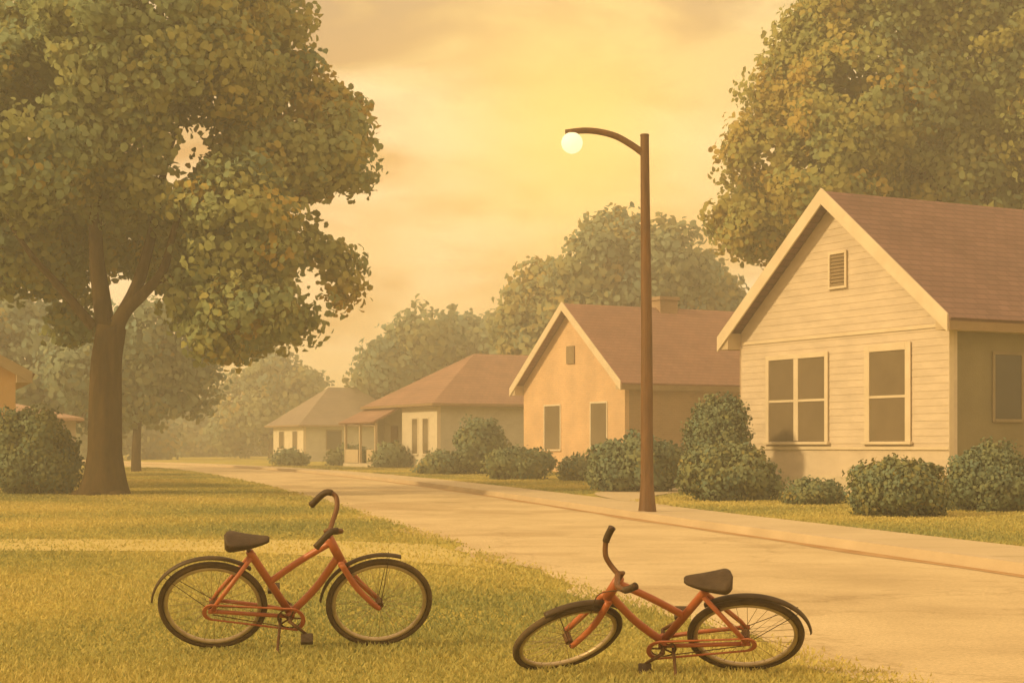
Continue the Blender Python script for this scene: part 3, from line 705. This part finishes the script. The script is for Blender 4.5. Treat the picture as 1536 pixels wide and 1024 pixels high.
# ------------------------------------------------------------------ bicycles (local x forward, y left, z up; root on the ground under the rear hub)
def bicycle(loc, rz, lean, side, steer, label, scale, bars):
    """side: +1 when the drive side seen by the viewer is the left one; lean in radians about x."""
    t = thing('bicycle', loc, label, 'bicycle', rz, None)
    t.rotation_euler = (lean, 0, rz); t.scale = (scale,) * 3
    Rw = .335; d = side
    RH, FH = Vector((0, 0, Rw)), Vector((1.03, 0, Rw))
    SC, BB = Vector((.245, 0, .725)), Vector((.475, 0, .265))
    H1, H0 = Vector((.712, 0, .85)), Vector((.782, 0, .685))
    ST = SC + (BB - SC) * .46
    fr = MB()
    fr.tube([SC + (SC-BB).normalized()*.03, SC, BB], [.023, .0245, .0245], 10)
    fr.tube(smooth_path([H1 + (H0-H1)*.22, (H1 + ST)*.5 + Vector((0, 0, -.012)), ST]), .021, 10)
    fr.tube(smooth_path([H0 + (H1-H0)*.15, (H0 + BB)*.5 + Vector((.004, 0, -.012)), BB]), .024, 10)
    fr.tube([H1, H0], .029, 12)
    for s in (-1, 1):
        fr.tube([SC + Vector((0, s*.018, -.01)), RH + Vector((0.03, s*.055, .06)), RH + Vector((0, s*.058, 0))], .0145, 8)
        fr.tube([BB + Vector((0, s*.03, 0)), (BB+RH)*.5 + Vector((.06, s*.045, -.005)), RH + Vector((0, s*.058, 0))], .013, 8)
        fr.tube([RH + Vector((-.025, s*.058, 0)), RH + Vector((.03, s*.058, 0))], .015, 8)
    fr.tube([BB + Vector((0, -.04, 0)), BB + Vector((0, .04, 0))], .027, 14)
    fr.build('frame', M['frame'], t, smooth=True)
    # steering assembly, turned about the head tube
    ax = (H1 - H0).normalized()
    Ms = Matrix.Translation(H0) @ Matrix.Rotation(steer, 4, ax) @ Matrix.Translation(-H0)
    def turned(mb): mb.v = [tuple(Ms @ Vector(p)) for p in mb.v]; return mb
    fk = MB()
    for s in (-1, 1):
        fk.tube(smooth_path([H0 + Vector((.005, s*.03, -.015)), H0 + (FH-H0)*.5 + Vector((-.022, s*.052, -.012)), FH + Vector((-.03, s*.055, .02)), FH + Vector((0, s*.055, 0))]), [.020]*6+[.0185]*5+[.016]*4+[.0155], 8)
    fk.tube([H0 + Vector((.004, -.04, -.018)), H0 + Vector((.004, .04, -.018))], .02, 10); fk.tube([H0 - ax*.02, H0], .022, 10)
    turned(fk).build('fork', M['frame'], t, smooth=True)
    def wheel(hub, mtx, nsp=28):
        w = MB(); w.ring(hub, .288, .014, 56, 8, wy=.016)
        for k in range(nsp):
            a = 2*PI*k/nsp; b = a + (.55 if k % 2 else -.55); s = 1 if (k//2) % 2 else -1
            w.tube([hub + Vector((.02*math.cos(b), s*.028, .02*math.sin(b))), hub + Vector((.287*math.cos(a), 0, .287*math.sin(a)))], .0017, 4, 1)
        if mtx: turned(w)
        o = w.build('wheel', [M['rim'], M['spoke']], t, smooth=True)
        y = MB(); y.ring(hub, .317, .0185, 64, 10, wy=.021)
        if mtx: turned(y)
        y.build('tyre', M['tyre'], o, smooth=True)
        h = MB(); h.tube([hub + Vector((0, -.062, 0)), hub + Vector((0, -.03, 0)), hub + Vector((0, -.029, 0)), hub + Vector((0, .029, 0)), hub + Vector((0, .03, 0)), hub + Vector((0, .062, 0))], [.009, .009, .024, .024, .009, .009], 12)
        if mtx: turned(h)
        h.build('hub', M['steel'], o, smooth=False)
    wheel(RH, False); wheel(FH, True)
    for hub, a0, a1, mtx in ((RH, R(50), R(174), False), (FH, R(70), R(174), True)):
        f = MB(); n = 30
        prof = [(.368, -.021), (.375, -.013), (.378, 0), (.375, .013), (.368, .021), (.365, .019), (.375, 0), (.365, -.019)]
        vs = []
        for i in range(n+1):
            a = a0 + (a1-a0)*i/n
            vs += [hub + Vector((q*math.cos(a), yy, q*math.sin(a))) for q, yy in prof]
        k8 = len(prof)
        f.add(vs, [(i*k8+k, i*k8+(k+1) % k8, (i+1)*k8+(k+1) % k8, (i+1)*k8+k) for i in range(n) for k in range(k8)] + [tuple(range(k8)), tuple(n*k8+k for k in range(k8))[::-1]])
        for ang in ((R(140),) if not mtx else (R(82),)):
            for s in (-1, 1):
                f.tube([hub + Vector((0, s*.06, 0)), hub + Vector((.374*math.cos(ang), s*.024, .374*math.sin(ang)))], .0025, 5)
        if mtx: turned(f)
        f.build('fender', M['fender'], t, smooth=True)
    # saddle with post
    sd = MB(); top_z = .835; rows = 24
    vs = []; K = 12
    for i in range(rows):
        u = i / (rows-1); x = .085 + u * .27
        wv = .074 * (1 - u) ** .7 + .020 if u < .97 else .012
        if u < .2: wv *= .08 + .92 * math.sqrt(max(0, 1 - (1 - u / .2) ** 2))
        hh = .062 * (1 - u) + .026; zc = top_z + .016 * (1 - u) ** 2 + .012 * u - .010 * math.sin(PI*u)
        for k in range(K):
            a = 2*PI*k/K; cz = math.sin(a)
            vs.append((x, wv*math.cos(a), zc + (cz * hh * .28 if cz > 0 else cz * hh)))
    sd.add(vs, [(i*K+k, i*K+(k+1) % K, (i+1)*K+(k+1) % K, (i+1)*K+k) for i in range(rows-1) for k in range(K)] + [tuple(range(K)), tuple((rows-1)*K+k for k in range(K))[::-1]])
    so = sd.build('saddle', M['saddle'], t, smooth=True)
    p = MB(); p.tube([SC + Vector((.005, 0, -.03)), Vector((.215, 0, .80))], .0125, 10)
    for s in (-1, 1): p.tube([(.12, s*.03, .785), (.22, s*.022, .785), (.32, s*.008, .83)], .004, 6)
    p.build('seat_post', M['steel'], so, smooth=True)
    # handlebar: quill stem, then each side rises and sweeps back
    hb = MB(); S0 = H1 + ax*.055
    hb.tube([H1 - ax*.02, S0, S0 + Vector((.03, 0, .01))], .0135, 10)
    c = S0 + Vector((.03, 0, .01)); ends = []
    for s in (-1, 1):
        P = smooth_path([c] + [c + Vector((x_, s*y_, z_)) for x_, y_, z_ in bars], 5)
        hb.tube(P, .0155, 10); ends.append(P[-9:])
    ho = turned(hb).build('handlebar', M['handlebar'], t, smooth=True)
    for P in ends:
        g = MB(); g.tube(P, [.0205]*8 + [.0225], 10); turned(g).build('grip', M['saddle'], ho, smooth=True)
    cb = MB(); cb.tube(smooth_path([Vector(ends[0 if d < 0 else 1][0]), c + Vector((.14, d*.12, .06)), H0 + Vector((.10, d*.04, .02)), H0 + (FH-H0)*.25 + Vector((.05, d*.03, 0))]), .0032, 5)
    if d > 0: turned(cb).build('brake_cable', M['saddle'], ho, smooth=True)
    # drive side
    cg = MB(); y0, y1 = d*.072, d*.062
    a = BB; rr = .095
    up = [a + Vector((rr*math.cos(q), 0, rr*math.sin(q))) for q in np.linspace(R(-62), R(98), 12)]
    lo = [RH + Vector((.062*math.cos(q), 0, .062*math.sin(q))) for q in np.linspace(R(100), R(250), 8)]
    outer = up + lo
    cen = sum(outer, Vector()) / len(outer)
    inner = [p + (cen - p).normalized() * .026 for p in outer]
    n = len(outer)
    for oo, ii in ((outer, inner),):
        vs = [p + Vector((0, y0, 0)) for p in oo] + [p + Vector((0, y0, 0)) for p in ii] + [p + Vector((0, y1, 0)) for p in oo] + [p + Vector((0, y1, 0)) for p in ii]
        cg.add(vs, [(i, (i+1) % n, n+(i+1) % n, n+i) for i in range(n)] + [(2*n+i, 3*n+i, 3*n+(i+1) % n, 2*n+(i+1) % n) for i in range(n)]
               + [(i, 2*n+i, 2*n+(i+1) % n, (i+1) % n) for i in range(n)] + [(n+i, n+(i+1) % n, 3*n+(i+1) % n, 3*n+i) for i in range(n)])
    cg.build('chain_guard', M['frame'], t, smooth=False)
    ck = MB(); ck.ring(BB + Vector((0, d*.05, 0)), .075, .006, 36, 6, wy=.003)
    for k in range(5): ck.tube([BB + Vector((0, d*.05, 0)), BB + Vector((.075*math.cos(k*2*PI/5), d*.05, .075*math.sin(k*2*PI/5)))], .006, 5)
    ca = R(-42); arms = []
    for s, an in ((d, ca), (-d, ca + PI)):
        e = BB + Vector((.14*math.cos(an), s*.095, .14*math.sin(an)))
        ck.tube([BB + Vector((0, s*.085, 0)), e], [.011, .009], 8); arms.append((e, s))
    ck.tube([BB + Vector((0, -.088, 0)), BB + Vector((0, .088, 0))], .013, 8)
    co = ck.build('crankset', M['steel'], t, smooth=True)
    for e, s in arms:
        p = MB(); p.box((e.x-.038, min(e.y, e.y+s*.085), e.z-.014), (e.x+.038, max(e.y, e.y+s*.085), e.z+.014)); p.build('pedal', M['saddle'], co, bevel=.006)
    ch = MB()
    for s in (-1, 1):
        ch.tube([BB + Vector((0, d*.05, s*.075)), RH + Vector((0, d*.05, s*.032))], .0035, 5)
    ch.build('chain', M['steel'], t)
    ls = -1 if lean > 0 else 1                       # the stand reaches the ground on the side it leans to
    ks = MB(); al = .27; tz = al * math.tan(abs(lean)) + .004
    ks.tube([BB + Vector((-.06, ls*.04, -.01)), Vector((.40, ls*(al-.01), tz+.008)), Vector((.405, ls*al+ls*.03, tz+.02))], [.010, .009, .009], 8); ks.build('kickstand', M['steel'], t, smooth=True)
    return t
M['handlebar'] = mat('handlebar_brown', (.12, .055, .022), (.18, .085, .035), 6, .45, .04, 40, metal=.2)
pr = G(322, 971); bicycle((pr.x, pr.y, .004), R(7), R(33), -1, R(4), 'orange red step through bicycle facing right on the grass, dark saddle and fenders', .98,
        [(.02, .06, .02), (.05, .13, .07), (.045, .19, .115), (-.015, .215, .125), (-.10, .225, .03)])
pr = G(1116, 1004); bicycle((pr.x, pr.y, .004), R(174), R(-47), 1, R(22), 'orange red step through bicycle facing left near the street edge, leaning far over', .945,
        [(.02, .05, .012), (.035, .10, .045), (.02, .15, .08), (.0, .175, .115), (-.035, .195, .165)])

# ------------------------------------------------------------------ haze, sky, sun, camera
mb = MB(); mb.box((-520, -80, -1.2), (560, 470, 19.6))
hz = tag(mb.build('haze', None), kind='stuff'); hz.data.materials.clear()
m = bpy.data.materials.new('golden_haze'); m.use_nodes = True; nd = m.node_tree.nodes; nd.clear()
vo = nd.new('ShaderNodeVolumePrincipled'); vo.inputs['Color'].default_value = (.94, .905, .79, 1); vo.inputs['Density'].default_value = .0041; vo.inputs['Anisotropy'].default_value = .15
out = nd.new('ShaderNodeOutputMaterial'); m.node_tree.links.new(vo.outputs[0], out.inputs['Volume'])
hz.data.materials.append(m); hz['label'] = 'thin golden evening haze over the whole street'

SUN_EL, SUN_AZ = R(28), (-.90, -.43)
w = bpy.data.worlds.new('World'); S.world = w; w.use_nodes = True
nt = w.node_tree; nd = nt.nodes; lk = nt.links; nd.clear()
out = nd.new('ShaderNodeOutputWorld'); bg = nd.new('ShaderNodeBackground'); lk.new(bg.outputs[0], out.inputs[0])
sky = nd.new('ShaderNodeTexSky'); sky.sky_type = 'NISHITA'; sky.sun_disc = False; sky.sun_elevation = SUN_EL
sky.sun_rotation = math.atan2(SUN_AZ[0], SUN_AZ[1]); sky.dust_density = 4
tc = nd.new('ShaderNodeTexCoord'); sp = nd.new('ShaderNodeSeparateXYZ'); lk.new(tc.outputs['Generated'], sp.inputs[0])
def math_(op, a, b=None, clamp=False):
    n = nd.new('ShaderNodeMath'); n.operation = op; n.use_clamp = clamp
    for k, v in enumerate((a, b)):
        if v is None: continue
        if isinstance(v, (int, float)): n.inputs[k].default_value = v
        else: lk.new(v, n.inputs[k])
    return n.outputs[0]
def mixc(f, a, b, mode='MIX'):
    n = nd.new('ShaderNodeMix'); n.data_type = 'RGBA'; n.blend_type = mode
    for idx, v in ((0, f), (6, a), (7, b)):
        if isinstance(v, (int, float)): n.inputs[idx].default_value = v
        elif isinstance(v, tuple): n.inputs[idx].default_value = (*v, 1)
        else: lk.new(v, n.inputs[idx])
    return n.outputs[2]
base = ramp(nd, [(0.0, (1.02, .64, .235)), (.06, (1.01, .65, .275)), (.16, (.96, .645, .30)), (.245, (.86, .62, .26)), (.33, (.95, .66, .28)), (.6, (1.46, 1.01, .52)), (1, (1.5, 1.08, .62))])
lk.new(sp.outputs[2], base.inputs['Fac'])
mp = nd.new('ShaderNodeMapping'); mp.inputs['Scale'].default_value = (2.4, 2.4, 6.5); mp.inputs['Location'].default_value = (.35, .2, .5); lk.new(tc.outputs['Generated'], mp.inputs['Vector'])
n1 = nd.new('ShaderNodeTexNoise'); n1.inputs['Scale'].default_value = 2.7; n1.inputs['Detail'].default_value = 7; n1.inputs['Roughness'].default_value = .58; n1.inputs['Distortion'].default_value = .5
lk.new(mp.outputs[0], n1.inputs['Vector'])
cl = ramp(nd, [(.45, (0, 0, 0)), (.60, (1, 1, 1))]); lk.new(n1.outputs['Fac'], cl.inputs['Fac'])
c1 = mixc(math_('MULTIPLY', cl.outputs['Color'], .85), base.outputs['Color'], (.66, .32, .09))       # peach cloud bands
n2 = nd.new('ShaderNodeTexNoise'); n2.inputs['Scale'].default_value = 2.6; n2.inputs['Detail'].default_value = 6
mp2 = nd.new('ShaderNodeMapping'); mp2.inputs['Scale'].default_value = (2.0, 2.0, 7.0); mp2.inputs['Location'].default_value = (3.1, .7, 1.9); lk.new(tc.outputs['Generated'], mp2.inputs['Vector']); lk.new(mp2.outputs[0], n2.inputs['Vector'])
pl = ramp(nd, [(.47, (0, 0, 0)), (.60, (1, 1, 1))]); lk.new(n2.outputs['Fac'], pl.inputs['Fac'])
c2 = mixc(math_('MULTIPLY', pl.outputs['Color'], .7), c1, (1.20, .88, .50))                            # pale lit cloud
hi = nd.new('ShaderNodeMapRange'); hi.inputs[1].default_value = .165; hi.inputs[2].default_value = .265; lk.new(sp.outputs[2], hi.inputs[0])
gr = ramp(nd, [(.40, (0, 0, 0)), (.60, (1, 1, 1))]); lk.new(n1.outputs['Fac'], gr.inputs['Fac'])
c3 = mixc(math_('MULTIPLY', math_('MULTIPLY', hi.outputs[0], gr.outputs['Color']), .80), c2, (.49, .335, .205))   # grey mauve cloud high up
gd = Vector((100/2400, 1, 462/2400)).normalized()
vd = nd.new('ShaderNodeVectorMath'); vd.operation = 'DOT_PRODUCT'; lk.new(tc.outputs['Generated'], vd.inputs[0]); vd.inputs[1].default_value = gd
dp = math_('MAXIMUM', vd.outputs['Value'], 0)
glow = math_('ADD', math_('MULTIPLY', math_('POWER', dp, 420), .62), math_('MULTIPLY', math_('POWER', dp, 60), .30), True)
c4 = mixc(glow, c3, (1.28, .81, .22))                                                                # the low sun behind the cloud veil
front = nd.new('ShaderNodeMapRange'); front.inputs[1].default_value = -.6; front.inputs[2].default_value = .75; front.inputs[3].default_value = 1.25; front.inputs[4].default_value = 1.0; lk.new(sp.outputs[1], front.inputs[0])
c5 = mixc(1.0, c4, front.outputs[0], 'MULTIPLY')
c6 = mixc(1.0, c5, mixc(1.0, sky.outputs[0], (.006, .005, .003), 'MULTIPLY'), 'ADD')
lk.new(c6, bg.inputs['Color']); bg.inputs['Strength'].default_value = 1.12

sl = bpy.data.lights.new('sun', 'SUN'); sl.energy = 3.2; sl.angle = R(4); sl.color = (1.0, .71, .32)
so = bpy.data.objects.new('sun', sl); C.objects.link(so)
dirv = Vector((SUN_AZ[0] * math.cos(SUN_EL), SUN_AZ[1] * math.cos(SUN_EL), math.sin(SUN_EL)))
so.rotation_euler = dirv.to_track_quat('Z', 'Y').to_euler(); so.location = (0, 0, 60)

cam = bpy.data.cameras.new('camera'); cam.sensor_width = 36; cam.lens = 36 * F / 1536; cam.shift_y = (HZ - 512) / 1536
cam.clip_end = 3000; cam.clip_start = .1
co = bpy.data.objects.new('camera', cam); C.objects.link(co); co.location = (0, 0, EYE); co.rotation_euler = (R(90), 0, 0)
S.camera = co
S.view_settings.view_transform = 'Standard'; S.view_settings.look = 'None'; S.view_settings.exposure = 0; S.view_settings.gamma = 1
S.render.engine = 'CYCLES'
cy = S.cycles
cy.max_bounces = 8; cy.diffuse_bounces = 6; cy.transmission_bounces = 6; cy.volume_bounces = 1; cy.glossy_bounces = 2
cy.use_denoising = True; cy.use_adaptive_sampling = True; cy.adaptive_threshold = .02
cy.sample_clamp_indirect = 4
